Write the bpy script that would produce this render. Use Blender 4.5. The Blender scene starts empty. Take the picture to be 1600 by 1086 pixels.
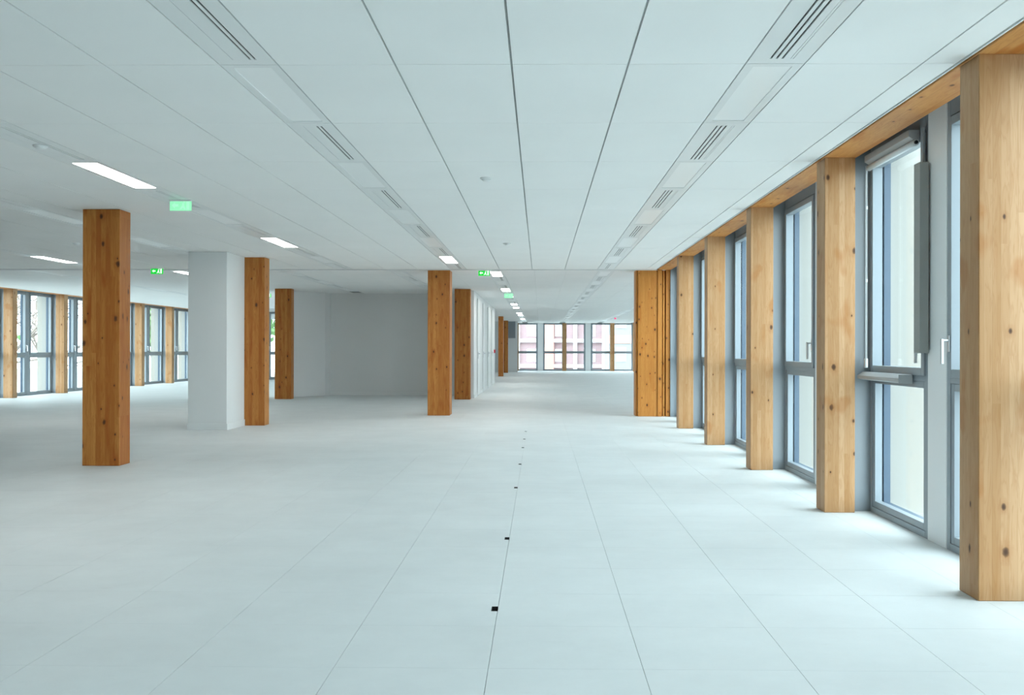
import bpy, bmesh, math, random
from mathutils import Matrix, Vector
sc = bpy.context.scene
col = sc.collection
R = random.Random(7)

# ------------------------------------------------------------------ camera
cam = bpy.data.cameras.new('camera')
cam.sensor_width = 36.0
cam.lens = 1581.3 / 1600 * 36.0
cam.shift_x = -20.0 / 1600
cam.clip_end = 600
camo = bpy.data.objects.new('camera', cam)
col.objects.link(camo)
camo.matrix_world = (Matrix.Translation((0, 0, 1.238)) @ Matrix.Rotation(0.0151, 4, 'Z')
                     @ Matrix.Rotation(math.pi / 2 + 0.0014, 4, 'X') @ Matrix.Rotation(0.0020, 4, 'Z'))
sc.camera = camo

# ------------------------------------------------------------------ sky, exposure
world = bpy.data.worlds.new('overcast_sky')
sc.world = world
world.use_nodes = True
bgn = world.node_tree.nodes['Background']
bgn.inputs[0].default_value = (0.82, 0.925, 0.99, 1)
bgn.inputs[1].default_value = 8.7
sc.view_settings.view_transform = 'Standard'
sc.view_settings.look = 'None'
sc.view_settings.gamma = 1.0
sc.view_settings.use_curve_mapping = False
sc.view_settings.exposure = 0.0
sc.cycles.max_bounces = 12
sc.cycles.diffuse_bounces = 8
sc.cycles.glossy_bounces = 4
sc.cycles.transparent_max_bounces = 16
sc.cycles.sample_clamp_indirect = 6.0


H = math.pi / 2

# ------------------------------------------------------------------ materials
def newmat(name):
    m = bpy.data.materials.new(name)
    m.use_nodes = True
    nt = m.node_tree
    return m, nt, nt.nodes, nt.links, nt.nodes['Principled BSDF']


def N(nt, t, **kw):
    n = nt.nodes.new(t)
    for k, v in kw.items():
        setattr(n, k, v)
    return n


def math_n(nt, op, a, b=None, c=None, clamp=False):
    n = nt.nodes.new('ShaderNodeMath')
    n.operation = op
    n.use_clamp = clamp
    for i, v in enumerate((a, b, c)):
        if v is None:
            continue
        if isinstance(v, (int, float)):
            n.inputs[i].default_value = v
        else:
            nt.links.new(v, n.inputs[i])
    return n.outputs[0]


def mix_c(nt, fac, a, b, mode='MIX'):
    n = nt.nodes.new('ShaderNodeMix')
    n.data_type = 'RGBA'
    n.blend_type = mode
    n.clamp_factor = True
    for i, v in ((0, fac), (6, a), (7, b)):
        if isinstance(v, (int, float)):
            n.inputs[i].default_value = v
        elif isinstance(v, tuple):
            n.inputs[i].default_value = v if len(v) == 4 else (*v, 1)
        else:
            nt.links.new(v, n.inputs[i])
    return n.outputs[2]


def ramp(nt, fac, stops):
    n = nt.nodes.new('ShaderNodeValToRGB')
    e = n.color_ramp.elements
    e[0].position, e[0].color = stops[0][0], (*stops[0][1], 1)
    e[1].position, e[1].color = stops[-1][0], (*stops[-1][1], 1)
    for p, c in stops[1:-1]:
        x = e.new(p)
        x.color = (*c, 1)
    nt.links.new(fac, n.inputs[0])
    return n.outputs[0]


def plain(name, c, rough=0.5, var=0.0, scale=3.0, spec=0.5, metallic=0.0, bump=0.0, bscale=300.0):
    m, nt, nd, lk, b = newmat(name)
    b.inputs['Roughness'].default_value = rough
    b.inputs['Specular IOR Level'].default_value = spec
    b.inputs['Metallic'].default_value = metallic
    b.inputs['Base Color'].default_value = (*c, 1)
    if var or bump:
        g = N(nt, 'ShaderNodeNewGeometry')
    if var:
        n = N(nt, 'ShaderNodeTexNoise')
        n.inputs['Scale'].default_value = scale
        n.inputs['Detail'].default_value = 5
        lk.new(g.outputs['Position'], n.inputs['Vector'])
        lo = tuple(x * (1 - var) for x in c)
        hi = tuple(min(1, x * (1 + var)) for x in c)
        lk.new(ramp(nt, n.outputs[0], [(0.3, lo), (0.7, hi)]), b.inputs['Base Color'])
    if bump:
        n = N(nt, 'ShaderNodeTexNoise')
        n.inputs['Scale'].default_value = bscale
        lk.new(g.outputs['Position'], n.inputs['Vector'])
        bp = N(nt, 'ShaderNodeBump')
        bp.inputs['Strength'].default_value = bump
        bp.inputs['Distance'].default_value = 0.001
        lk.new(n.outputs[0], bp.inputs['Height'])
        lk.new(bp.outputs[0], b.inputs['Normal'])
    return m


def emissive(name, c, s):
    m, nt, nd, lk, b = newmat(name)
    b.inputs['Base Color'].default_value = (*[x * 0.25 for x in c], 1)
    b.inputs['Emission Color'].default_value = (*c, 1)
    b.inputs['Emission Strength'].default_value = s
    return m


def glass_mat():
    m, nt, nd, lk, b = newmat('window_glass')
    nd.remove(b)
    tr = N(nt, 'ShaderNodeBsdfTransparent')
    tr.inputs[0].default_value = (0.93, 0.975, 0.97, 1)
    gl = N(nt, 'ShaderNodeBsdfGlossy')
    gl.inputs['Roughness'].default_value = 0.01
    lw = N(nt, 'ShaderNodeLayerWeight')
    fac = math_n(nt, 'MULTIPLY_ADD', math_n(nt, 'POWER', lw.outputs['Facing'], 5.0), 0.45, 0.025)
    mx = N(nt, 'ShaderNodeMixShader')
    lk.new(fac, mx.inputs[0])
    lk.new(tr.outputs[0], mx.inputs[1])
    lk.new(gl.outputs[0], mx.inputs[2])
    lk.new(mx.outputs[0], nd['Material Output'].inputs[0])
    return m


def wood_mat(name, light, dark, axis='z', lam=(0.042, 0.10), knots=0.5, stain=0.0, kscale=5.0, rough=0.5, streak=0.45, ksize=1.0):
    """glulam: laths, growth rings, finger joints and knots along `axis`"""
    m, nt, nd, lk, b = newmat(name)
    tc = N(nt, 'ShaderNodeTexCoord')
    oi = N(nt, 'ShaderNodeObjectInfo')
    sx = N(nt, 'ShaderNodeSeparateXYZ')
    lk.new(tc.outputs['Object'], sx.inputs[0])
    X, Y, Z = sx.outputs
    if axis == 'y':
        X, Y, Z = X, Z, Y
    rnd = oi.outputs['Random']
    ix = math_n(nt, 'FLOOR', math_n(nt, 'DIVIDE', math_n(nt, 'ADD', X, 10.003), lam[0]))
    iy = math_n(nt, 'FLOOR', math_n(nt, 'DIVIDE', math_n(nt, 'ADD', Y, 10.013), lam[1]))
    lid = math_n(nt, 'ADD', math_n(nt, 'ADD', ix, math_n(nt, 'MULTIPLY', iy, 37.0)), math_n(nt, 'MULTIPLY', rnd, 911.0))
    w1 = N(nt, 'ShaderNodeTexWhiteNoise', noise_dimensions='1D')
    lk.new(lid, w1.inputs['W'])
    lr = w1.outputs['Value']
    blk = math_n(nt, 'FLOOR', math_n(nt, 'ADD', math_n(nt, 'DIVIDE', Z, 2.1), math_n(nt, 'MULTIPLY', lr, 5.0)))
    w2 = N(nt, 'ShaderNodeTexWhiteNoise', noise_dimensions='1D')
    lk.new(math_n(nt, 'ADD', lid, math_n(nt, 'MULTIPLY', blk, 17.3)), w2.inputs['W'])
    br = w2.outputs['Value']
    # grain, stretched along the axis and shifted per lath
    cv = N(nt, 'ShaderNodeCombineXYZ')
    off = math_n(nt, 'MULTIPLY', br, 60.0)
    lk.new(math_n(nt, 'ADD', X, off), cv.inputs[0])
    lk.new(math_n(nt, 'ADD', Y, off), cv.inputs[1])
    lk.new(math_n(nt, 'MULTIPLY', Z, 0.10), cv.inputs[2])
    gn = N(nt, 'ShaderNodeTexNoise')
    gn.inputs['Scale'].default_value = 26.0
    gn.inputs['Detail'].default_value = 3.0
    gn.inputs['Distortion'].default_value = 0.6
    lk.new(cv.outputs[0], gn.inputs['Vector'])
    rings = math_n(nt, 'SINE', math_n(nt, 'MULTIPLY', gn.outputs[0], 42.0))
    rings = math_n(nt, 'MULTIPLY_ADD', rings, 0.5, 0.5)
    tone = math_n(nt, 'ADD', math_n(nt, 'ADD', math_n(nt, 'MULTIPLY', br, 0.14), math_n(nt, 'MULTIPLY', lr, 0.36)), math_n(nt, 'MULTIPLY', gn.outputs[0], 0.60))
    base = ramp(nt, tone, [(0.15, light), (0.85, dark)])
    ringc = tuple(x * y for x, y in zip(dark, (0.86, 0.76, 0.66)))
    base = mix_c(nt, math_n(nt, 'MULTIPLY', math_n(nt, 'POWER', rings, 3.0), 0.30), base, ringc)
    # broad resin streaks
    cs = N(nt, 'ShaderNodeCombineXYZ')
    lk.new(math_n(nt, 'ADD', X, off), cs.inputs[0])
    lk.new(Y, cs.inputs[1])
    lk.new(math_n(nt, 'MULTIPLY', Z, 0.22), cs.inputs[2])
    sn = N(nt, 'ShaderNodeTexNoise')
    sn.inputs['Scale'].default_value = 9.0
    sn.inputs['Detail'].default_value = 2.0
    lk.new(cs.outputs[0], sn.inputs['Vector'])
    stf = ramp(nt, sn.outputs[0], [(0.56, (0, 0, 0)), (0.72, (1, 1, 1))])
    base = mix_c(nt, math_n(nt, 'MULTIPLY', stf, streak), base, tuple(x * y for x, y in zip(dark, (0.95, 0.78, 0.55))))
    # lath edges
    fx = math_n(nt, 'FRACT', math_n(nt, 'DIVIDE', math_n(nt, 'ADD', X, 10.003), lam[0]))
    ed = math_n(nt, 'LESS_THAN', fx, 0.035)
    base = mix_c(nt, math_n(nt, 'MULTIPLY', ed, 0.30), base, tuple(x * 0.6 for x in dark))
    # knots
    ck = N(nt, 'ShaderNodeCombineXYZ')
    lk.new(math_n(nt, 'ADD', math_n(nt, 'MULTIPLY_ADD', Y, 1.31, X), math_n(nt, 'MULTIPLY', rnd, 50.0)), ck.inputs[0])
    lk.new(math_n(nt, 'MULTIPLY_ADD', Z, 0.62, math_n(nt, 'MULTIPLY', rnd, 31.0)), ck.inputs[1])
    vo = N(nt, 'ShaderNodeTexVoronoi', voronoi_dimensions='2D')
    vo.inputs['Scale'].default_value = kscale
    wob = N(nt, 'ShaderNodeTexNoise')
    wob.inputs['Scale'].default_value = 40.0
    lk.new(tc.outputs['Object'], wob.inputs['Vector'])
    lk.new(ck.outputs[0], vo.inputs['Vector'])
    sc_ = N(nt, 'ShaderNodeSeparateColor')
    lk.new(vo.outputs['Color'], sc_.inputs[0])
    rad = math_n(nt, 'MULTIPLY', math_n(nt, 'GREATER_THAN', sc_.outputs[0], 1 - knots),
                 math_n(nt, 'MULTIPLY_ADD', math_n(nt, 'POWER', sc_.outputs[1], 2.0), 0.075 * ksize, 0.030 * ksize))
    dist = math_n(nt, 'MULTIPLY', vo.outputs['Distance'], math_n(nt, 'MULTIPLY_ADD', wob.outputs[0], 0.8, 0.6))
    q = math_n(nt, 'DIVIDE', dist, math_n(nt, 'MAXIMUM', rad, 0.001))
    halo = math_n(nt, 'SUBTRACT', 1.0, math_n(nt, 'DIVIDE', q, 2.6), clamp=True)
    core = math_n(nt, 'SUBTRACT', 1.0, math_n(nt, 'POWER', q, 3.0), clamp=True)
    base = mix_c(nt, math_n(nt, 'MULTIPLY', halo, 0.55), base, tuple(x * y for x, y in zip(dark, (0.8, 0.6, 0.42))))
    base = mix_c(nt, math_n(nt, 'MULTIPLY', core, 0.92), base, (0.045, 0.018, 0.008))
    if stain:
        # blotchy varnish stains
        blot = N(nt, 'ShaderNodeTexNoise')
        blot.inputs['Scale'].default_value = 4.5
        lk.new(ck.outputs[0], blot.inputs['Vector'])
        bl = ramp(nt, blot.outputs[0], [(0.60, (0, 0, 0)), (0.68, (0.5, 0.5, 0.5))])
        st = math_n(nt, 'MULTIPLY', bl, stain)
        base = mix_c(nt, st, base, (0.36, 0.125, 0.018))
    lk.new(base, b.inputs['Base Color'])
    b.inputs['Roughness'].default_value = rough
    b.inputs['Specular IOR Level'].default_value = 0.3
    bp = N(nt, 'ShaderNodeBump')
    bp.inputs['Strength'].default_value = 0.12
    bp.inputs['Distance'].default_value = 0.002
    lk.new(gn.outputs[0], bp.inputs['Height'])
    lk.new(bp.outputs[0], b.inputs['Normal'])
    return m


def floor_mat():
    m, nt, nd, lk, b = newmat('floor_panel_grey')
    g = N(nt, 'ShaderNodeNewGeometry')
    oi = N(nt, 'ShaderNodeObjectInfo')
    n1 = N(nt, 'ShaderNodeTexNoise')
    n1.inputs['Scale'].default_value = 1.3
    n1.inputs['Detail'].default_value = 8
    n1.inputs['Roughness'].default_value = 0.7
    lk.new(g.outputs['Position'], n1.inputs['Vector'])
    base = ramp(nt, n1.outputs[0], [(0.3, (0.63, 0.66, 0.665)), (0.7, (0.70, 0.735, 0.74))])
    # small scuffs
    mp = N(nt, 'ShaderNodeMapping')
    mp.inputs['Scale'].default_value = (5, 14, 1)
    mp.inputs['Rotation'].default_value = (0, 0, 0.5)
    lk.new(g.outputs['Position'], mp.inputs[0])
    n2 = N(nt, 'ShaderNodeTexNoise')
    n2.inputs['Scale'].default_value = 1.0
    n2.inputs['Detail'].default_value = 6
    n2.inputs['Roughness'].default_value = 0.75
    lk.new(mp.outputs[0], n2.inputs['Vector'])
    sf = ramp(nt, n2.outputs[0], [(0.62, (0, 0, 0)), (0.74, (1, 1, 1))])
    base = mix_c(nt, math_n(nt, 'MULTIPLY', sf, 0.22), base, (0.47, 0.45, 0.43))
    base = mix_c(nt, math_n(nt, 'MULTIPLY', oi.outputs['Random'], 0.06), base, (0.5, 0.5, 0.5))
    lk.new(base, b.inputs['Base Color'])
    n3 = N(nt, 'ShaderNodeTexNoise')
    n3.inputs['Scale'].default_value = 2.0
    n3.inputs['Detail'].default_value = 6
    lk.new(g.outputs['Position'], n3.inputs['Vector'])
    lk.new(ramp(nt, n3.outputs[0], [(0.3, (0.50,) * 3), (0.7, (0.62,) * 3)]), b.inputs['Roughness'])
    b.inputs['Specular IOR Level'].default_value = 0.45
    return m


def brick_mat():
    m, nt, nd, lk, b = newmat('red_brick')
    tc = N(nt, 'ShaderNodeTexCoord')
    mp = N(nt, 'ShaderNodeMapping')
    mp.inputs['Rotation'].default_value = (H, 0, 0)
    lk.new(tc.outputs['Object'], mp.inputs[0])
    t = N(nt, 'ShaderNodeTexBrick')
    t.inputs['Scale'].default_value = 2.2
    t.inputs['Color1'].default_value = (0.32, 0.20, 0.21, 1)
    t.inputs['Color2'].default_value = (0.27, 0.19, 0.21, 1)
    t.inputs['Mortar'].default_value = (0.45, 0.36, 0.36, 1)
    lk.new(mp.outputs[0], t.inputs['Vector'])
    lk.new(t.outputs[0], b.inputs['Base Color'])
    b.inputs['Roughness'].default_value = 0.9
    return m


M = {}
M['facade_wood'] = wood_mat('facade_glulam', (0.555, 0.345, 0.19), (0.40, 0.205, 0.078), knots=0.34, stain=0.9, kscale=5.5, ksize=1.15)
M['inner_wood'] = wood_mat('inner_glulam', (0.56, 0.25, 0.060), (0.35, 0.105, 0.015), lam=(0.05, 0.30), knots=0.55, kscale=6.0, streak=0.85, ksize=1.5)
M['pier_wood'] = wood_mat('pier_glulam', (0.66, 0.30, 0.07), (0.50, 0.19, 0.035), lam=(0.06, 0.30), knots=0.9, kscale=7.0, streak=0.6, ksize=1.5)
M['beam_wood'] = wood_mat('beam_glulam', (0.64, 0.32, 0.11), (0.48, 0.18, 0.035), axis='y', lam=(0.12, 0.30), knots=0.6, kscale=5.0, streak=0.9, ksize=1.2)
M['floor'] = floor_mat()
M['subfloor'] = plain('subfloor_grey', (0.20, 0.20, 0.20), 0.8)
M['tile'] = plain('ceiling_tile_white', (0.86, 0.865, 0.855), 0.75, var=0.015, scale=1.2, spec=0.25, bump=0.06)
M['ceil_gap'] = plain('ceiling_void', (0.30, 0.31, 0.31), 0.9)
M['rail'] = plain('ceiling_rail', (0.50, 0.53, 0.53), 0.5)
M['strip'] = plain('strip_metal_white', (0.78, 0.80, 0.80), 0.36, spec=0.5)
M['slot'] = plain('slot_black', (0.012, 0.014, 0.016), 0.6)
M['lens_off'] = plain('light_lens_unlit', (0.88, 0.90, 0.90), 0.3)
M['lens_on'] = emissive('light_lens_lit', (1.0, 0.97, 0.92), 22.0)
M['wall'] = plain('wall_white', (0.72, 0.735, 0.735), 0.6, var=0.01, scale=0.8, bump=0.05)
M['baseboard'] = plain('baseboard_white', (0.74, 0.76, 0.76), 0.4)
M['frame'] = plain('window_frame_grey', (0.28, 0.325, 0.36), 0.38, spec=0.5)
M['frame_out'] = plain('window_frame_outer', (0.035, 0.07, 0.12), 0.4)
M['reveal'] = plain('reveal_grey', (0.28, 0.325, 0.36), 0.35)
M['mullion'] = plain('mullion_pale_grey', (0.84, 0.86, 0.87), 0.35)
M['handle'] = plain('handle_metal', (0.62, 0.64, 0.66), 0.28, metallic=0.7)
M['glass'] = glass_mat()
M['fin'] = plain('outer_fin_pale', (0.315, 0.305, 0.28), 0.7)
M['cassette'] = plain('blind_cassette_grey', (0.40, 0.42, 0.43), 0.4)
M['roller'] = plain('blind_fabric_pale', (0.72, 0.76, 0.78), 0.6)
M['cover'] = plain('cover_grey_green', (0.30, 0.32, 0.31), 0.5)
M['cable'] = plain('cable_white', (0.75, 0.78, 0.8), 0.4)
M['black'] = plain('black_plastic', (0.02, 0.02, 0.02), 0.5)
M['plastic'] = plain('white_plastic', (0.80, 0.82, 0.82), 0.4)
M['sign_green'] = emissive('sign_green', (0.005, 0.72, 0.05), 0.9)
M['sign_pale'] = emissive('sign_pale_green', (0.33, 0.95, 0.55), 0.85)
M['sign_white'] = emissive('sign_white', (0.85, 1.0, 0.9), 1.0)
M['sign_mint'] = emissive('sign_mint', (0.42, 0.98, 0.63), 0.9)
M['red'] = plain('red_plastic', (0.65, 0.03, 0.05), 0.4)
M['red_lamp'] = emissive('red_lamp', (1.0, 0.05, 0.2), 1.5)
M['grille'] = plain('grille_grey', (0.25, 0.28, 0.30), 0.5)
M['brick'] = brick_mat()
M['band'] = plain('pale_concrete', (0.62, 0.62, 0.62), 0.8, var=0.05)
M['orange'] = plain('orange_cladding', (0.55, 0.26, 0.21), 0.7)
M['far_glass'] = plain('far_window_glass', (0.42, 0.40, 0.44), 0.15)
M['pale_render'] = plain('pale_render', (0.25, 0.255, 0.26), 0.85, var=0.04)
M['roof_red'] = plain('roof_red', (0.24, 0.10, 0.09), 0.8)
M['ground'] = plain('paved_ground', (0.36, 0.37, 0.36), 0.9, var=0.15, scale=0.3)
M['bark'] = plain('bark_grey_brown', (0.20, 0.17, 0.15), 0.9, var=0.2, scale=8)
M['leaf'] = plain('leaf_green', (0.13, 0.26, 0.09), 0.7, var=0.35, scale=2)
M['exterior'] = plain('exterior_wall', (0.55, 0.56, 0.56), 0.85)

# ------------------------------------------------------------------ helpers
BOX_F = [(0, 3, 2, 1), (4, 5, 6, 7), (0, 1, 5, 4), (1, 2, 6, 5), (2, 3, 7, 6), (3, 0, 4, 7)]


class MB:
    """collects boxes, tubes and quads of one mesh"""

    def __init__(s):
        s.v, s.f = [], []

    def box(s, x0, x1, y0, y1, z0, z1):
        n = len(s.v)
        s.v += [(x0, y0, z0), (x1, y0, z0), (x1, y1, z0), (x0, y1, z0),
                (x0, y0, z1), (x1, y0, z1), (x1, y1, z1), (x0, y1, z1)]
        s.f += [tuple(n + i for i in f) for f in BOX_F]
        return s

    def prism(s, poly, a0, a1, axis='z'):
        """extrude a 2-D polygon along an axis"""
        n, k = len(s.v), len(poly)
        for a in (a0, a1):
            for p, q in poly:
                s.v.append({'z': (p, q, a), 'y': (p, a, q), 'x': (a, p, q)}[axis])
        s.f.append(tuple(n + i for i in reversed(range(k))))
        s.f.append(tuple(n + k + i for i in range(k)))
        for i in range(k):
            j = (i + 1) % k
            s.f.append((n + i, n + j, n + k + j, n + k + i))
        return s

    def tube(s, a, b, r0, r1=None, seg=8):
        a, b = Vector(a), Vector(b)
        r1 = r0 if r1 is None else r1
        d = (b - a).normalized()
        up = Vector((0, 0, 1)) if abs(d.z) < 0.9 else Vector((1, 0, 0))
        p = d.cross(up).normalized()
        q = d.cross(p)
        n = len(s.v)
        for c, r in ((a, r0), (b, r1)):
            for i in range(seg):
                t = 2 * math.pi * i / seg
                s.v.append(tuple(c + (p * math.cos(t) + q * math.sin(t)) * r))
        for i in range(seg):
            j = (i + 1) % seg
            s.f.append((n + i, n + j, n + seg + j, n + seg + i))
        s.f.append(tuple(n + i for i in reversed(range(seg))))
        s.f.append(tuple(n + seg + i for i in range(seg)))
        return s

    def ring(s, y0, y1, z0, z1, w, x0, x1, wb=None, wt=None):
        """rectangular frame in the y-z plane, x0..x1 thick"""
        wb = w if wb is None else wb
        wt = w if wt is None else wt
        s.box(x0, x1, y0, y0 + w, z0, z1)
        s.box(x0, x1, y1 - w, y1, z0, z1)
        s.box(x0, x1, y0 + w, y1 - w, z0, z0 + wb)
        s.box(x0, x1, y0 + w, y1 - w, z1 - wt, z1)
        return s

    def mesh(s, name, bevel=0.0):
        me = bpy.data.meshes.new(name)
        me.from_pydata(s.v, [], s.f)
        bm = bmesh.new()
        bm.from_mesh(me)
        bmesh.ops.recalc_face_normals(bm, faces=bm.faces)
        if bevel:
            bmesh.ops.bevel(bm, geom=list(bm.edges), offset=bevel, segments=1, affect='EDGES')
        bm.to_mesh(me)
        bm.free()
        return me


def obj(name, me, mat, parent=None, loc=(0, 0, 0), rz=0.0):
    o = bpy.data.objects.new(name, me)
    if mat is not None and me is not None and not me.materials:
        me.materials.append(M[mat])
    o.location = loc
    o.rotation_euler = (0, 0, rz)
    if parent is not None:
        o.parent = parent
    col.objects.link(o)
    return o


def build(mb, name, mat, parent=None, loc=(0, 0, 0), rz=0.0, bevel=0.0):
    return obj(name, mb.mesh(name, bevel), mat, parent, loc, rz)


def tag(o, label=None, cat=None, group=None, kind=None):
    for k, v in (('label', label), ('category', cat), ('group', group), ('kind', kind)):
        if v:
            o[k] = v
    return o


def struct(name, mb, mat, loc=(0, 0, 0), rz=0.0, bevel=0.0):
    return tag(build(mb, name, mat, None, loc, rz, bevel), kind='structure')


def empty(name, loc=(0, 0, 0), rz=0.0):
    return obj(name, None, None, None, loc, rz)


def smooth(o):
    for p in o.data.polygons:
        p.use_smooth = True
    return o


# ------------------------------------------------------------------ measures (metres; camera stands at x=0, y=0)
CEIL = 2.70
FX = 2.16            # room face of the right-hand facade columns
CY0 = 5.018          # near face of the first facade column in view
CW, CD = 0.231, 0.2275
BAY = 2.70
XL = -13.0           # room face of the left-hand facade columns
JOINT = 18.64        # ceiling joint where the building steps

# ------------------------------------------------------------------ floor
fl = struct('floor', MB().box(-13.7, 2.75, -6.4, 19.2, -0.30, -0.045).box(-13.7, 6.0, 19.2, 57.6, -0.30, -0.045), 'subfloor')
FX0, FY0, T = -0.1986, 3.920, 0.6
holes = [4.82, 6.61, 9.03, 10.87, 12.70, 13.90, 15.20]
GAP, GAPY = 0.0010, 0.0006


def in_view(x, y):
    return y > 2.9 and (x + 0.3) > -(844 + 40) / 1581 * y - 0.3 and (x - 0.3) < 776 / 1581 * y + 0.3


tile_me = MB().box(GAP, T - GAP, GAPY, T - GAPY, -0.04, 0).mesh('floor_panel')
rest = MB()
npan = 0
for j in range(-17, 90):
    for i in range(-23, 11):
        x, y = FX0 + i * T, FY0 + j * T
        if x < -13.65 or y < -6.4:
            continue
        xmax = 2.74 if y < 18.9 else 5.9
        if x > xmax - 0.05:
            continue
        cut = [h for h in holes if i == -1 and y < h < y + T]
        if cut or (in_view(x + 0.3, y + 0.3) and y < 11.6 and x + T < xmax):
            npan += 1
            if cut:
                h = cut[0] - y
                a, c, nx = GAP, T - GAP, T - GAP - 0.030
                mb = MB().prism([(a, a), (c, a), (c, h - 0.045), (nx, h - 0.045), (nx, h + 0.045), (c, h + 0.045), (c, c), (a, c)], -0.04, 0)
                build(mb, 'floor_panel', 'floor', fl, (x, y, 0))
                build(MB().box(nx, nx + 0.002, h - 0.045, h + 0.045, -0.043, -0.0005).box(nx + 0.002, c, h + 0.043, h + 0.045, -0.043, -0.0005).box(nx + 0.002, c, h - 0.045, h - 0.043, -0.043, -0.0005), 'cutout_dark_liner', 'black', fl, (x, y, 0))  # added black liner; its colour stands in for the shade inside the hole
            else:
                obj('floor_panel', tile_me, 'floor', fl, (x, y, 0))
        else:
            rest.box(x + 0.0004, min(x + T, xmax) - 0.0004, y + 0.0003, y + T - 0.0003, -0.04, 0)
tag(build(rest, 'floor_panel_field', 'floor', fl), kind='stuff')

# ------------------------------------------------------------------ ceiling: backing, tiles, rails, service strips
ce = struct('ceiling', MB().box(-13.7, 2.15, -6.4, 19.2, CEIL + 0.022, CEIL + 0.10)
            .box(-13.7, 6.0, 19.2, 57.6, CEIL + 0.022, CEIL + 0.10), 'ceil_gap')
struct('roof_slab', MB().box(-13.85, 2.80, -6.6, 19.25, CEIL + 0.101, CEIL + 0.45).box(-13.85, 6.1, 19.25, 57.8, CEIL + 0.101, CEIL + 0.45), 'exterior')

strips1 = [1.05, -1.655, -3.755, -5.555, -8.205, -10.90]
SW = 0.30
cells1 = [(1.95, 2.125), (1.35, 1.95), (0.45, 1.05), (-0.15, 0.45), (-0.75, -0.15), (-1.355, -0.75), (-2.255, -1.655), (-2.855, -2.255),
          (-3.455, -2.855), (-4.355, -3.755), (-4.955, -4.355), (-5.255, -4.955), (-6.155, -5.555), (-6.755, -6.155), (-7.355, -6.755),
          (-7.905, -7.355), (-8.805, -8.205), (-9.405, -8.805), (-10.005, -9.405), (-10.60, -10.005), (-11.5, -10.9), (-12.1, -11.5), (-12.97, -12.1)]
CY, CL = 5.196, 1.35
LG, TG = 0.0048, 0.0026
tile_cache = {}


def ceil_tile(x0, x1, y0, y1):
    w, l = round(x1 - x0, 4), round(y1 - y0, 4)
    if (w, l) not in tile_cache:
        tile_cache[(w, l)] = MB().box(LG, w - LG, TG, l - TG, 0, 0.02).mesh('ceiling_tile', 0.0008)
    return obj('ceiling_tile', tile_cache[(w, l)], 'tile', ce, (x0, y0, CEIL))


crest = MB()
rows = [(CY + CL * j, min(CY + CL * (j + 1), JOINT - 0.02)) for j in range(-9, 10)]
for j, (y0, y1) in enumerate(rows):
    for x0, x1 in cells1:
        if in_view((x0 + x1) / 2, (y0 + y1) / 2 + 0.5) and y1 > 3.6:
            ceil_tile(x0, x1, y0, y1)
        else:
            crest.box(x0 + LG, x1 - LG, y0 + TG, y1 - TG, CEIL, CEIL + 0.02)
# beyond the joint
strips2 = [3.20, 1.095, -1.005, -2.86, -4.96, -7.05, -9.75]
edges = [5.10, 4.70, 4.10, 3.50, 3.20, 2.595, 1.995, 1.395, 1.095, 0.495, -0.105, -0.705, -1.005, -1.66, -2.26, -2.56, -2.86, -3.46, -4.06, -4.66, -4.96,
         -5.55, -6.15, -6.75, -7.05, -7.65, -8.25, -8.85, -9.45, -9.75, -10.35, -10.95, -11.55, -12.15, -12.97]
Y2 = 19.13
rows2 = [(JOINT + 0.05, Y2)] + [(Y2 + CL * j, Y2 + CL * (j + 1)) for j in range(0, 29)]
for y0, y1 in rows2:
    for a, b_ in zip(edges[1:], edges[:-1]):
        if any(abs(a - s) < 1e-3 for s in strips2):
            continue
        if y0 > 40 and b_ < -4.2:
            continue
        if 26.9 < y0 < 36 and a > -6.8 and b_ < -1.8:
            continue
        crest.box(a + 0.0012, b_ - 0.0012, y0 + 0.0004, y1 - 0.0004, CEIL, CEIL + 0.02)
tag(build(crest, 'ceiling_tile_field', 'tile', ce), kind='stuff')
# slim rails seen in the long joints
for x0, x1 in cells1[1:12]:
    build(MB().box(-0.0012, 0.0012, 3.0, JOINT - 0.03, 0.004, 0.02), 'ceiling_rail', 'rail', ce, (x0, 0, CEIL))
# profile of the cross joint
jt = struct('trim_1', MB().box(-12.97, 2.12, JOINT - 0.012, JOINT - 0.004, CEIL - 0.004, CEIL + 0.02).box(-12.97, 5.1, JOINT + 0.022, JOINT + 0.046, CEIL - 0.012, CEIL + 0.02), 'strip')
struct('trim_2', MB().box(2.126, 2.134, -6.0, JOINT, CEIL - 0.006, CEIL + 0.02), 'strip')

# meshes of the strip units, made once
L = CL - 0.006
ox, oy = SW / 2 - 0.003, L / 2


def unit_light():
    w, l = 0.100, 0.622
    fr = MB()
    fr.box(-ox, -w, -oy, oy, 0, 0.02).box(w, ox, -oy, oy, 0, 0.02).box(-w, w, -oy, -l, 0, 0.02).box(-w, w, l, oy, 0, 0.02)
    return fr.mesh('light_frame'), MB().box(-w, w, -l, l, 0.004, 0.018)


def unit_diffuser(slots, oy=None):
    xs = sorted(slots)
    fr = MB()
    oy = oy or L / 2
    l = oy - 0.087
    x = -ox
    for a, w in xs:
        fr.box(x, a - w / 2, -oy, oy, 0, 0.02)
        x = a + w / 2
    fr.box(x, ox, -oy, oy, 0, 0.02)
    for a, w in xs:
        fr.box(a - w / 2, a + w / 2, -oy, -l, 0, 0.02)
        fr.box(a - w / 2, a + w / 2, l, oy, 0, 0.02)
    return fr.mesh('diffuser_panel'), [(MB().box(a - w / 2, a + w / 2, -l, l, 0.006 if w > 0.005 else 0.004, 0.021).mesh('slot'), w) for a, w in xs]


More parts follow.
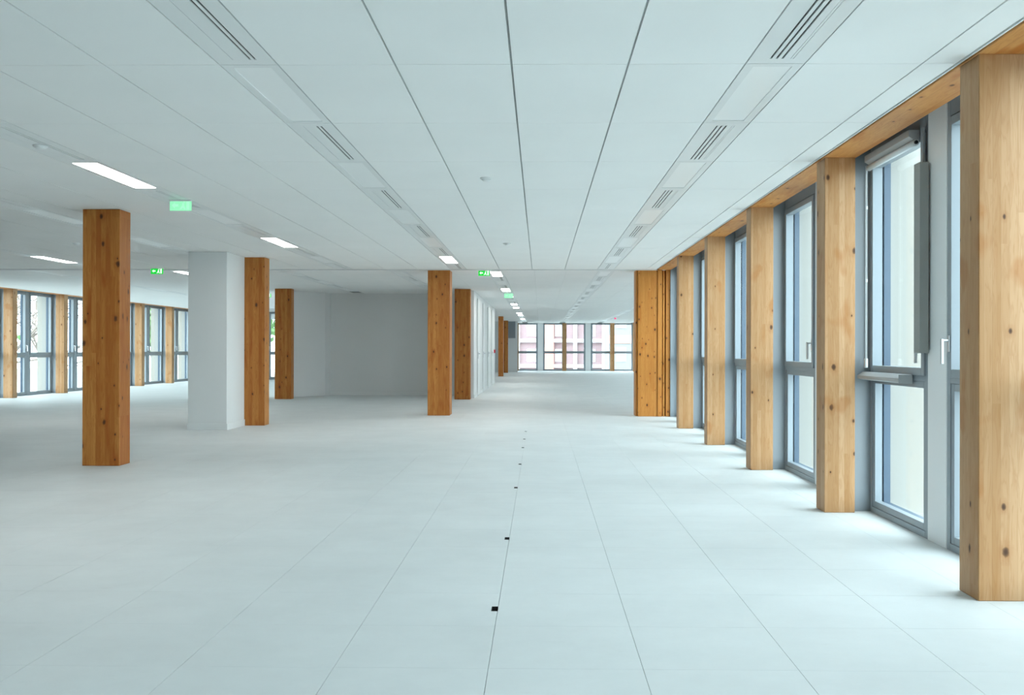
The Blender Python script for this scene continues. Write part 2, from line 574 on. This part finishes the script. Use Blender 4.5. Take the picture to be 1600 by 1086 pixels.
lf, ll = unit_light()
lens_on_me, lens_off_me = ll.mesh('lens'), ll.mesh('lens')
dif2, dif2s = unit_diffuser([(0.034, 0.012), (0.060, 0.012), (-0.055, 0.0026)])
dif3, dif3s = unit_diffuser([(-0.043, 0.011), (-0.014, 0.011), (0.015, 0.011), (0.056, 0.0026), (0.070, 0.0026)])
LS = JOINT - 0.022 - (CY + 9 * CL)
dif2e, dif2es = unit_diffuser([(0.034, 0.012), (0.060, 0.012)], LS / 2)
dif3e, dif3es = unit_diffuser([(-0.014, 0.011), (0.015, 0.011)], LS / 2)
M['slot_faint'] = plain('slot_pale', (0.45, 0.47, 0.48), 0.6)


def place_light(x, y, lit, label, group):
    o = tag(empty('ceiling_light', (x, y, CEIL)), label, 'ceiling light', group)
    obj('frame', lf, 'strip', o)
    obj('lens', lens_on_me if lit else lens_off_me, 'lens_on' if lit else 'lens_off', o)
    return o


def place_diffuser(x, y, three, label, group, end=False):
    o = tag(empty('air_diffuser', (x, y, CEIL)), label, 'air vent', group)
    me, ss = (dif3, dif3s) if three else (dif2, dif2s)
    if end:
        me, ss = (dif3e, dif3es) if three else (dif2e, dif2es)
    obj('panel', me, 'strip', o)
    for s_, w in ss:
        obj('slot', s_, 'slot' if w > 0.005 else 'slot_faint', o)
    return o


names = {1.05: 'the strip beside the right window wall', -1.655: 'the strip left of the row of floor cut-outs', -3.755: 'the strip running past the tall knotty column',
         -5.555: 'the strip meeting the white boxed riser', -8.205: 'the dim strip deep in the left wing', -10.90: 'the strip along the far left windows'}
special = {(-3.755, 2): 'lit white panel light before the pale green exit sign and knotty column',
           (-3.755, 6): 'lit white panel light to the right of the white boxed riser top',
           (-3.755, 0): 'lit white panel light of which only the end tip shows, before the smoke detector'}
lit1 = {(-1.655, 8), (-3.755, 0), (-3.755, 2), (-3.755, 6), (-8.205, 8)}
for s in strips1:
    for j in range(-9, 10):
        y0 = CY + CL * j
        end = y0 + CL > JOINT
        yc = y0 + (LS if end else CL) / 2
        if not in_view(s + 0.15, yc + 0.6):
            crest_b = MB().box(-ox, ox, -oy, oy, 0, 0.02)
            if s == strips1[0] or s > -6:
                o = build(crest_b, 'strip_panel', 'strip', ce, (s + 0.15, yc, CEIL))
            continue
        if j % 2 == 0:
            on = (s, j) in lit1
            place_light(s + 0.15, yc, on, special.get((s, j), ('lit white panel light in ' if on else 'unlit flush panel light in ') + names[s]),
                        ('lit' if on else 'unlit') + ' panel lights in ' + names[s])
        else:
            place_diffuser(s + 0.15, yc, s == 1.05, 'linear slot air diffuser in ' + names[s], 'slot diffusers in ' + names[s], end)
names2 = {1.095: 'the strip of the far hall leading to the end windows', -1.005: 'the row over the far hall beside the white core wall',
          -2.86: 'the strip above the recess with the grey back wall', -4.96: 'the strip above the slanted white wall', -7.05: 'the strip behind the white boxed riser',
          -9.75: 'the far strip near the left wing end windows', 3.20: 'the strip beside the far right windows'}
for s in strips2:
    for j in range(0, 28):
        yc = Y2 + CL * (j + 0.5)
        if (s < -8 and yc > 39) or (s < -6 and yc > 39) or (-6.9 < s < -2 and yc > 26.3):
            continue
        if yc > 54:
            continue
        if j % 2 == 0:
            on = (s == -1.005 and j in (0, 4, 6, 10, 12, 16, 18, 22)) or (s == -7.05 and j in (0, 6))
            place_light(s + 0.15, yc, on, ('lit white panel light in ' if on else 'unlit flush panel light in ') + names2[s],
                        ('lit' if on else 'unlit') + ' panel lights in ' + names2[s])
        else:
            place_diffuser(s + 0.15, yc, s == 1.095, 'linear slot air diffuser in ' + names2[s], 'slot diffusers in ' + names2[s])
    build(MB().box(-ox, ox, JOINT + 0.05, Y2, 0, 0.02), 'strip_end', 'strip', ce, (s + 0.15, 0, CEIL))

# ------------------------------------------------------------------ window walls
WZ = 2.78


def make_window(w):
    """origin: bottom centre on the room face; +x outwards, y along the wall"""
    h = w / 2
    d = {}
    fr = MB().ring(-h, h, 0.0, WZ, 0.045, 0.0, 0.075, wb=0.045, wt=0.10)
    fr.box(0.0, 0.075, -h + 0.045, h - 0.045, 1.030, 1.085)
    d['frame'] = fr.mesh('window_frame', 0.002)
    d['sash_up'] = MB().ring(-h + 0.038, h - 0.038, 1.066, 2.668, 0.052, -0.014, 0.060).mesh('sash', 0.002)
    d['sash_low'] = MB().ring(-h + 0.046, h - 0.046, 0.046, 1.029, 0.046, 0.006, 0.060).mesh('sash', 0.002)
    d['pane_up'] = MB().box(0.066, 0.072, -h + 0.07, h - 0.07, 1.09, 2.64).mesh('pane')
    d['pane_low'] = MB().box(0.066, 0.072, -h + 0.07, h - 0.07, 0.07, 1.01).mesh('pane')
    d['outer'] = MB().ring(-h, h, 0.0, WZ, 0.085, 0.0755, 0.125, wb=0.080, wt=0.13).box(0.0755, 0.135, -h + 0.10, h - 0.10, 1.00, 1.115).mesh('outer_frame')
    for s in (-1, 1):
        y = s * (h - 0.064)
        m = MB().box(-0.022, -0.0145, y - 0.014, y + 0.014, 1.225, 1.325).tube((-0.022, y, 1.295), (-0.058, y, 1.295), 0.009)
        m.box(-0.066, -0.050, y - 0.010 , y + 0.010 , 1.150, 1.306)
        d['handle%d' % s] = m.mesh('handle', 0.0015)
    return d


wn = [0]
HEAD = {}


def place_window(d, x, y, rz, side, full=True):
    wn[0] += 1
    o = obj('window_%d' % wn[0], d['frame'], 'frame', None, (x, y, 0), rz)
    o['kind'] = 'structure'
    obj('sash', d['sash_up'], 'frame', o)
    obj('sash', d['sash_low'], 'frame', o)
    obj('pane', d['pane_up'], 'glass', o)
    obj('pane', d['pane_low'], 'glass', o)
    obj('outer_frame', d['outer'], 'frame_out', o)
    if full:
        obj('handle', d['handle%d' % side], 'handle', o)
    return o


tn = [2]


def trim(mb, mat, loc, rz=0.0, me=None):
    tn[0] += 1
    o = build(mb, 'trim_%d' % tn[0], mat, None, loc, rz) if me is None else obj('trim_%d' % tn[0], me, mat, None, loc, rz)
    o['kind'] = 'structure'
    return o


win_r = make_window(1.155)
win_l = make_window(1.255)
pil_me = MB().box(-0.14, 0.075, -0.036, 0.036, 0, WZ).mesh('trim')
mul_me = MB().box(-0.004, 0.11, -0.152, 0.152, 0, WZ).mesh('trim', 0.003)
mulL_me = MB().box(-0.004, 0.11, -0.055, 0.055, 0, WZ).mesh('trim', 0.003)
fin_me = MB().box(0.136, 0.40, -0.060, 0.060, -0.05, WZ).mesh('trim')
col_me = MB().box(-CW / 2, CW / 2, -CD / 2, CD / 2, 0, CEIL - 0.002).mesh('timber_column', 0.004)


def facade(px, py, rz, nb, y_first, win, label, group, wide_mullion=True, skip_last_col=False, wood='facade_wood', dx=0.37):
    """a row of bays: local +y runs along the wall, +x outwards from the columns' room face"""
    mat = Matrix.Translation((px, py, 0)) @ Matrix.Rotation(rz, 4, 'Z')
    P = lambda x, y: tuple(mat @ Vector((x, y, 0)))[:2]
    hw = (BAY - 0.072 - (0.304 if wide_mullion else 0.11)) / 2
    for k in range(nb + 1):
        yc = y_first + k * BAY
        if not (skip_last_col and k == nb):
            x, y = P(CW / 2, yc)
            tag(obj('timber_column', col_me, wood, None, (x, y, 0), rz), label, 'column', group)
        x, y = P(dx, yc)
        trim(None, 'reveal', (x, y, 0), rz, pil_me)
        trim(None, 'fin', (x, y, 0), rz, fin_me)
        if k < nb:
            ym = yc + BAY / 2
            x, y = P(dx, ym)
            trim(None, 'mullion' if wide_mullion else 'frame', (x, y, 0), rz, mul_me if wide_mullion else mulL_me)
            off = (0.152 if wide_mullion else 0.055) + hw / 2
            for s in (-1, 1):
                x, y = P(dx, ym + s * off)
                place_window(win, x, y, rz, -s)


# right-hand wall: five bays ahead of the camera, more behind it
facade(FX, 0, 0, 9, CY0 + CD / 2 - 4 * BAY, win_r, 'pale glulam facade column between tall grey windows of the right wall',
       'facade columns of the right window wall', skip_last_col=True)
# left-hand wall
facade(XL, 0, math.pi, 6, -(35.55 + CD / 2 + BAY), win_l, 'glulam facade column between the tall windows across the left wing',
       'facade columns of the left window wall', wide_mullion=False)
# end of the left wing
facade(0, 40.0, H, 2, 6.90, win_l, 'glulam column in the end windows of the left wing', 'end columns of the left wing', wide_mullion=False)
# far end wall and the far right wall
facade(0, 57.0, H, 2, -4.07 - 1.35 + 1.35, win_r, 'glulam column between the end windows facing the brick building', 'columns of the far end window wall')
facade(5.15, 0, 0, 13, 21.1, win_l, 'glulam column of the far right window wall beyond the broad pier', 'columns of the far right window wall', wide_mullion=False)

place_window(win_r, 4.07 + 0.036 + 0.58, 57.37, H, 1)
trim(MB().box(5.27, 5.75, 57.3, 57.5, 0, 2.8), 'reveal', (0, 0, 0))
# timber lintels over the windows
bm_ = tag(build(MB().box(0, 0.245, 0, 24.6, 0, 0.105), 'timber_beam', 'beam_wood', None, (FX - 0.004, -5.9, CEIL - 0.004), bevel=0.003),
          'long glulam lintel beam running over the right window wall', 'beam')
tag(build(MB().box(-0.245, 0, 0, 45.8, 0, 0.105), 'timber_beam', 'beam_wood', None, (XL + 0.004, -5.9, CEIL - 0.004), bevel=0.003),
    'long glulam lintel beam running over the left window wall', 'beam')

# outer walls that close the shell
struct('wall_step', MB().box(2.42, 5.60, 19.12, 19.30, -0.3, 2.80), 'wall')
struct('wall_right', MB().box(2.20, 2.80, -6.5, 19.1, -4.0, -0.05), 'exterior')
struct('wall_left', MB().box(-13.9, -13.05, -6.5, 40.4, -4.0, -0.05).box(-13.6, -13.3, 38.4, 40.4, 0, 2.80), 'exterior')
struct('wall_left_unseen', MB().box(-13.6, -13.0, -6.5, 22.0, 0, 2.70), 'wall')  # out of view; solid instead of window bays to dim the left wing
struct('wall_back_unseen', MB().box(-13.6, 2.7, -6.5, -6.3, 0, 2.80), 'wall')  # out of view; made windowless to cut the light from behind
struct('wall_wing_end', MB().box(-13.6, -12.4, 40.2, 40.5, 0, 2.80), 'wall')

# ------------------------------------------------------------------ inner timber columns, pier, casing
def inner_col(x0, x1, y0, y1, mat, label, groove=None):
    o = empty('timber_column', ((x0 + x1) / 2, (y0 + y1) / 2, 0))
    tag(o, label, 'column')
    w, d = x1 - x0, y1 - y0
    if groove is None:
        bpy.data.objects.remove(o)
        o = build(MB().box(-w / 2, w / 2, -d / 2, d / 2, 0, CEIL - 0.002), 'timber_column', mat, None, ((x0 + x1) / 2, (y0 + y1) / 2, 0), bevel=0.004)
        return tag(o, label, 'column')
    g0, g1 = groove
    build(MB().box(-w / 2, w / 2, -d / 2, -d / 2 + g0, 0, CEIL - 0.002), 'post', mat, o, bevel=0.004)
    build(MB().box(-w / 2 + 0.03, w / 2 - 0.03, -d / 2 + g0, -d / 2 + g1, 0, CEIL - 0.002), 'joint_strip', mat, o)
    build(MB().box(-w / 2, w / 2, -d / 2 + g1, d / 2, 0, CEIL - 0.002), 'post', mat, o, bevel=0.004)
    return o


inner_col(-4.812, -4.420, 10.57, 10.85, 'inner_wood', 'tall knotty glulam column standing free beside the pale green sign')
inner_col(-4.800, -4.420, 16.165, 16.45, 'inner_wood', 'glulam column standing against the back of the white boxed riser')
inner_col(-6.480, -6.075, 24.62, 24.88, 'inner_wood', 'glulam column in front of the slanted white wall')
inner_col(-2.085, -1.675, 18.74, 19.22, 'inner_wood', 'double glulam column with dark vertical joint in front of grey recess', (0.20, 0.235))
inner_col(-2.090, -1.705, 24.68, 24.95, 'inner_wood', 'glulam column at the corner of the white core wall')
inner_col(-1.880, -1.655, 45.5, 45.75, 'inner_wood', 'glulam column past the end of the white core wall')
inner_col(-1.880, -1.655, 52.2, 52.45, 'inner_wood', 'glulam column beside the wall with the grey louvre')

o = tag(empty('timber_pier', (1.965, 18.88, 0)), 'broad very knotty glulam pier closing the right window wall', 'pier')
build(MB().box(-0.165, 0.195, -0.21, 0.21, 0, CEIL - 0.002), 'panel', 'pier_wood', o, bevel=0.004)
build(MB().box(-0.200, -0.170, -0.16, 0.21, 0, CEIL - 0.002), 'edge_board', 'pier_wood', o, bevel=0.003)
build(MB().box(-0.172, -0.165, -0.10, 0.20, 0, CEIL - 0.002), 'joint_strip', 'pier_wood', o)
o = tag(empty('timber_column', (2.29, 18.78, 0)), 'slim paired glulam posts with dark joints beside the knotty pier', 'column')
build(MB().box(-0.128, -0.048, -0.14, 0.15, 0, CEIL - 0.006), 'post', 'pier_wood', o, bevel=0.004)
build(MB().box(-0.030, 0.005, -0.11, 0.15, 0, CEIL - 0.006), 'post', 'pier_wood', o, bevel=0.004)
build(MB().box(0.022, 0.110, -0.14, 0.15, 0, CEIL - 0.006), 'post', 'pier_wood', o, bevel=0.004)
build(MB().box(-0.048, -0.030, -0.02, 0.14, 0, CEIL - 0.006).box(0.005, 0.022, -0.02, 0.14, 0, CEIL - 0.006), 'joint_strip', 'pier_wood', o)

o = tag(empty('riser_casing', (-5.035, 15.70, 0)), 'white painted boxed-in riser with low baseboard', 'riser')
build(MB().box(-0.295, 0.295, -0.455, 0.455, 0, CEIL - 0.002), 'casing', 'wall', o, bevel=0.003)
build(MB().box(-0.307, 0.307, -0.467, 0.455, 0, 0.10), 'baseboard', 'baseboard', o, bevel=0.002)

# ------------------------------------------------------------------ core walls
struct('wall_core_right', MB().box(-1.85, -1.66, 25.35, 37.0, 0, 2.80), 'wall')
struct('wall_core_back', MB().box(-5.56, -1.85, 26.78, 26.95, 0, 2.80), 'wall')
struct('wall_core_slanted', MB().prism([(-6.55, 25.45), (-6.2, 25.75), (-5.64, 26.45), (-5.56, 26.78), (-5.56, 26.95), (-5.9, 26.95), (-6.55, 26.1)], 0, 2.80), 'wall')
struct('wall_core_left', MB().box(-6.65, -6.55, 25.45, 40.1, 0, 2.80), 'wall')
struct('wall_core_end', MB().box(-4.0, -1.66, 37.0, 37.15, 0, 2.80), 'wall')
struct('wall_far_left', MB().box(-4.15, -4.0, 37.0, 57.3, 0, 2.80), 'wall')
struct('wall_far_return', MB().box(-4.0, -1.20, 54.0, 54.2, 0, 2.80).box(-1.5, -1.38, 54.2, 57.3, 0, 2.80), 'wall')
struct('baseboard_core', MB().box(-5.55, -1.86, 26.755, 26.78, 0, 0.09), 'baseboard')
struct('baseboard_core_right', MB().box(-1.66, -1.648, 25.35, 37.0, 0, 0.08), 'baseboard')
g = tag(empty('louvre_panel', (-1.52, 53.98, 2.33)), 'grey louvre vent high on the far white return wall', 'vent')
build(MB().box(-0.20, 0.20, -0.02, 0.0, -0.52, 0.37), 'backing', 'grille', g)
for k in range(10):
    build(MB().box(-0.19, 0.19, -0.045, -0.02, -0.50 + k * 0.087, -0.45 + k * 0.087), 'louvre_slat', 'frame', g)
# flush doors in the core wall
dn = 0
for y0 in (26.6, 29.2, 31.9, 34.4):
    dn += 1
    d = struct('door_%d' % dn, MB().box(-0.018, 0.0, 0, 0.95, 0.005, 2.56), 'baseboard', (-1.635, y0, 0), bevel=0.002)
    build(MB().box(0, 0.012, 0.03, 0.07, 0.98, 1.16).box(0.012, 0.05, 0.04, 0.06, 1.10, 1.12).box(0.04, 0.055, 0.04, 0.16, 1.10, 1.12), 'door_handle', 'handle', d)
o = tag(build(MB().box(-0.05, 0, -0.05, 0.05, -0.06, 0.06), 'fire_call_point', 'red', None, (-1.60, 36.2, 1.15), bevel=0.004),
        'small red fire call point on the white core wall', 'alarm')

# ------------------------------------------------------------------ ceiling fittings
def detector(x, y, label):
    o = tag(empty('smoke_detector', (x, y, CEIL)), label, 'smoke detector', None)
    smooth(build(MB().tube((0, 0, 0), (0, 0, -0.014), 0.052, 0.050, 24), 'base', 'plastic', o))
    smooth(build(MB().tube((0, 0, -0.014), (0, 0, -0.028), 0.040, 0.028, 24), 'head', 'plastic', o))
    return o


detector(-3.61, 7.25, 'round white smoke detector between two lit panel lights of one strip')
detector(-0.462, 8.65, 'round white smoke detector on the middle tiles, well short of the ceiling joint')
detector(-0.462, 14.0, 'round white smoke detector on the middle tiles, close to the ceiling joint')
detector(-6.46, 14.0, 'round white smoke detector beyond the tall knotty column')
detector(-10.3, 17.6, 'round white smoke detector above the left wing windows')
detector(3.47, 46.8, 'round smoke detector with red indicator over the far hall')
tag(smooth(build(MB().tube((0, 0, 0), (0, 0, -0.05), 0.05, 0.03, 16), 'alarm_beacon', 'red_lamp', None, (3.47, 46.8, CEIL - 0.029))),
    'tiny glowing red alarm beacon under the far hall ceiling', 'beacon')


def pict(o, w, h, mats, y):
    """arrow and running figure leaving through a doorway"""
    cx = -w * 0.24
    a = MB()
    a.prism([(cx - 0.035, 0), (cx - 0.005, 0.030), (cx - 0.005, 0.012), (cx + 0.030, 0.012), (cx + 0.030, -0.012), (cx - 0.005, -0.012), (cx - 0.005, -0.030)], y - 0.002, y, 'y')
    build(a, 'arrow', mats, o)
    d = MB()
    q = w * 0.22
    d.box(q + 0.012, q + 0.042, y - 0.002, y, -h * 0.40, h * 0.40)
    d.box(q - 0.030, q - 0.010, y - 0.002, y, -h * 0.05, h * 0.22)
    d.box(q - 0.018, q - 0.002, y - 0.002, y, h * 0.26, h * 0.40)
    d.prism([(q - 0.030, 0), (q - 0.012, 0), (q - 0.002, -h * 0.25), (q + 0.006, -h * 0.38), (q - 0.012, -h * 0.38), (q - 0.020, -h * 0.2), (q - 0.045, -h * 0.38), (q - 0.055, -h * 0.33)], y - 0.002, y, 'y')
    build(d, 'running_figure', mats, o)


def exit_sign(x, y, w, h, face, mark, label, drop=0.0):
    o = tag(empty('exit_sign', (x, y, CEIL - drop - h / 2)), label, 'exit sign')
    build(MB().box(-w / 2, w / 2, 0.0, 0.012, -h / 2, h / 2 - 0.012), 'sign_plate', face, o, bevel=0.002)
    build(MB().box(-w / 2 - 0.004, w / 2 + 0.004, -0.012, 0.028, h / 2 - 0.012, h / 2 + drop - 0.0005), 'mount', 'plastic', o, bevel=0.002)
    pict(o, w, h, mark, -0.0005)


exit_sign(-3.55, 9.93, 0.215, 0.105, 'sign_pale', 'sign_mint', 'pale glowing green exit sign behind the lit panel near the knotty column')
exit_sign(-6.99, 18.35, 0.225, 0.11, 'sign_green', 'sign_white', 'bright green arrow exit sign left of the white boxed riser')
exit_sign(-1.04, 18.72, 0.21, 0.105, 'sign_green', 'sign_white', 'bright green arrow exit sign beside the double column at the ceiling joint', 0.005)
exit_sign(-0.82, 26.3, 0.23, 0.13, 'sign_pale', 'sign_mint', 'green exit sign hanging in the far hall row of lit lights', 0.01)
exit_sign(-7.24, 26.7, 0.22, 0.11, 'sign_green', 'sign_white', 'green exit sign glimpsed between two columns at the left wing end')

# ------------------------------------------------------------------ blind, cover and ledge on the first full window
wx = FX + 0.37
o = tag(empty('roller_blind', (wx, 7.24, 2.66)), 'raised roller blind with grey cassette and pull cord on the near window', 'blind')
build(MB().prism([(-0.090, 0.035), (-0.016, 0.035), (-0.016, -0.030), (-0.060, -0.030), (-0.090, -0.010)], -0.50, 0.42, 'y'), 'cassette', 'cassette', o, bevel=0.002)
smooth(build(MB().tube((-0.050, -0.515, -0.052), (-0.050, 0.435, -0.052), 0.022, None, 20), 'roll', 'roller', o))
build(MB().tube((-0.050, -0.530, -0.052), (-0.050, -0.515, -0.052), 0.012, None, 12), 'end_pin', 'black', o)
build(MB().box(-0.030, -0.016, -0.585, -0.545, -0.195, 0.035), 'bracket', 'frame', o)
c = build(MB().tube((-0.060, 0.452, -0.03), (-0.060, 0.452, -1.50), 0.002, None, 6).tube((-0.060, 0.478, -0.03), (-0.060, 0.478, -1.50), 0.002, None, 6), 'pull_cord', 'cable', o)
build(MB().box(-0.070, -0.052, 0.445, 0.487, -1.56, -1.49), 'cord_weight', 'cable', c, bevel=0.004)
for z in (-0.35, -0.9):
    build(MB().tube((-0.060, 0.452, z - 0.012), (-0.060, 0.452, z + 0.012), 0.006, None, 8), 'cord_bead', 'cable', c)
tag(build(MB().box(-0.075, -0.016, 6.585, 6.690, 1.215, 2.455), 'cable_cover', 'cover', None, (wx, 0, 0), bevel=0.003),
    'tall grey green vertical cover box beside the raised roller blind', 'cover')
o = tag(empty('blind_bottom_rail', (wx, 7.32, 1.03)), 'grey wedge profile ledge fixed across the window transom', 'ledge')
build(MB().prism([(-0.110, -0.012), (-0.110, 0.012), (-0.070, 0.040), (-0.0145, 0.040), (-0.0145, -0.022), (-0.060, -0.022)], -0.44, 0.44, 'y'), 'profile', 'cassette', o, bevel=0.002)
build(MB().box(-0.108, -0.015, -0.446, -0.440, -0.020, 0.038), 'end_cap', 'cassette', o)

# ------------------------------------------------------------------ outside: ground, buildings, trees
tag(build(MB().box(-160, 160, -80, 260, -4.4, -4.1), 'ground', 'ground'), kind='structure')
b = tag(empty('brick_building', (10, 118, -4.1)), 'red brick building with pale bands seen through the end windows', 'building')
build(MB().box(-26, 13, 0.4, 16, 0, 24), 'body', 'brick', b)
for k in range(7):
    build(MB().box(-26, 13, 0.0, 0.5, 3.15 + k * 2.95 - 0.0, 3.55 + k * 2.95), 'floor_band', 'band', b)
for k, x in enumerate((-15.9, -12.6, -9.25, -5.9, -2.55, 0.8, 4.1, 7.4, 10.8)):
    build(MB().box(x - 0.22, x + 0.22, -0.05, 0.5, 0, 24), 'pilaster', 'band', b)
for r in range(5):
    for k, x in enumerate((-14.2, -10.9, -7.6, -4.2, -0.9, 2.4, 5.7, 9.1)):
        w_ = build(MB().ring(-0.65, 0.65, 0, 1.5, 0.08, -0.06, 0.06), 'window', 'band', b, (x, 0.38, 0.9 + r * 2.95), H)
        build(MB().box(-0.01, 0.01, -0.57, 0.57, 0.08, 1.42), 'pane', 'far_glass', w_)
build(MB().box(-9.6, -8.4, -0.5, 0.4, 0, 24), 'orange_panel', 'orange', b)
b = tag(empty('pale_house', (11, 100, -4.1)), 'pale house with a pink band beyond the end window nearest the corner', 'building')
build(MB().box(-4.2, 6.0, 0, 7, 0, 11.0), 'wall', 'pale_render', b)
build(MB().prism([(-4.5, 11.0), (6.3, 11.0), (5.0, 13.0), (-3.2, 13.0)], -0.3, 7.3, 'y'), 'roof', 'roof_red', b)
build(MB().box(-4.2, 6.0, -0.08, 0.0, 5.9, 6.7), 'pink_band', 'orange', b)
for x in (-3.0, -0.4, 2.2, 4.8):
    for z in (1.2, 4.1, 7.4):
        w_ = build(MB().box(-0.5, 0.5, -0.06, 0.02, 0, 1.4), 'window', 'band', b, (x, 0, z))
        build(MB().box(-0.42, 0.42, -0.08, -0.06, 0.08, 1.32), 'pane', 'far_glass', w_)
b = tag(empty('pale_building', (26, 62, -4.1)), 'long pale rendered building outside the right window wall', 'building')
build(MB().box(0, 14, -45, 60, 0, 16), 'wall', 'pale_render', b)
for r in range(5):
    for k in range(14):
        w_ = build(MB().box(-0.04, 0.1, -0.9, 0.9, 0, 1.7), 'window', 'band', b, (0, -40 + k * 7.0, 1.0 + r * 3.0))
        build(MB().box(-0.06, -0.04, -0.8, 0.8, 0.1, 1.6), 'pane', 'far_glass', w_)


def tree(x, y, h, seed, label, leafy):
    r = random.Random(seed)
    o = tag(empty('garden_tree' if leafy else 'bare_tree', (x, y, -4.1)), label, 'tree')
    mb, lv = MB(), MB()

    def grow(p, d, ln, rad, n):
        q = p + d * ln
        mb.tube(p, q, rad, rad * 0.68, 5 if n > 2 else 3)
        if n == 0 or (leafy and n <= 2):
            if leafy:
                for _ in range(9):
                    c = q + Vector((r.gauss(0, 1), r.gauss(0, 1), r.gauss(0, 0.8))) * 0.55
                    u = Vector((r.gauss(0, 1), r.gauss(0, 1), r.gauss(0, 1))).normalized() * 0.22
                    v = u.orthogonal().normalized() * 0.13
                    k = len(lv.v)
                    lv.v += [tuple(c - u), tuple(c - v), tuple(c + u), tuple(c + v)]
                    lv.f.append((k, k + 1, k + 2, k + 3))
            if n == 0:
                return
        for _ in range(3 if n > 2 else r.choice((2, 3))):
            nd = (d + Vector((r.gauss(0, 0.45), r.gauss(0, 0.45), r.gauss(0.08, 0.25)))).normalized()
            grow(q, nd, ln * r.uniform(0.62, 0.86), rad * 0.62, n - 1)
    grow(Vector((0, 0, 0)), Vector((0, 0, 1)), h * 0.30, h * 0.018, 5)
    build(mb, 'trunk', 'bark', o)
    if leafy:
        me = bpy.data.meshes.new('foliage')
        me.from_pydata(lv.v, [], lv.f)
        tag(obj('foliage', me, 'leaf', o), kind='stuff')
    return o


tree(-24, 44, 10, 3, 'bare grey tree outside the left window wall, closest to the wing end', False)
tree(-22, 38, 9, 5, 'bare grey tree with spreading twigs outside the left windows', False)
tree(-29, 51, 11, 8, 'bare tree standing farther out beyond the left windows', False)
tree(-31, 64, 10, 9, 'bare tree far beyond the left window wall', False)
tree(-17.5, 58, 9, 11, 'leafy green tree outside the end windows of the left wing', True)
tree(-27.5, 74, 10, 12, 'second leafy green tree behind the first outside the wing end', True)
tree(-36, 58, 9, 14, 'evergreen tree behind the bare trees beyond the left windows', True)
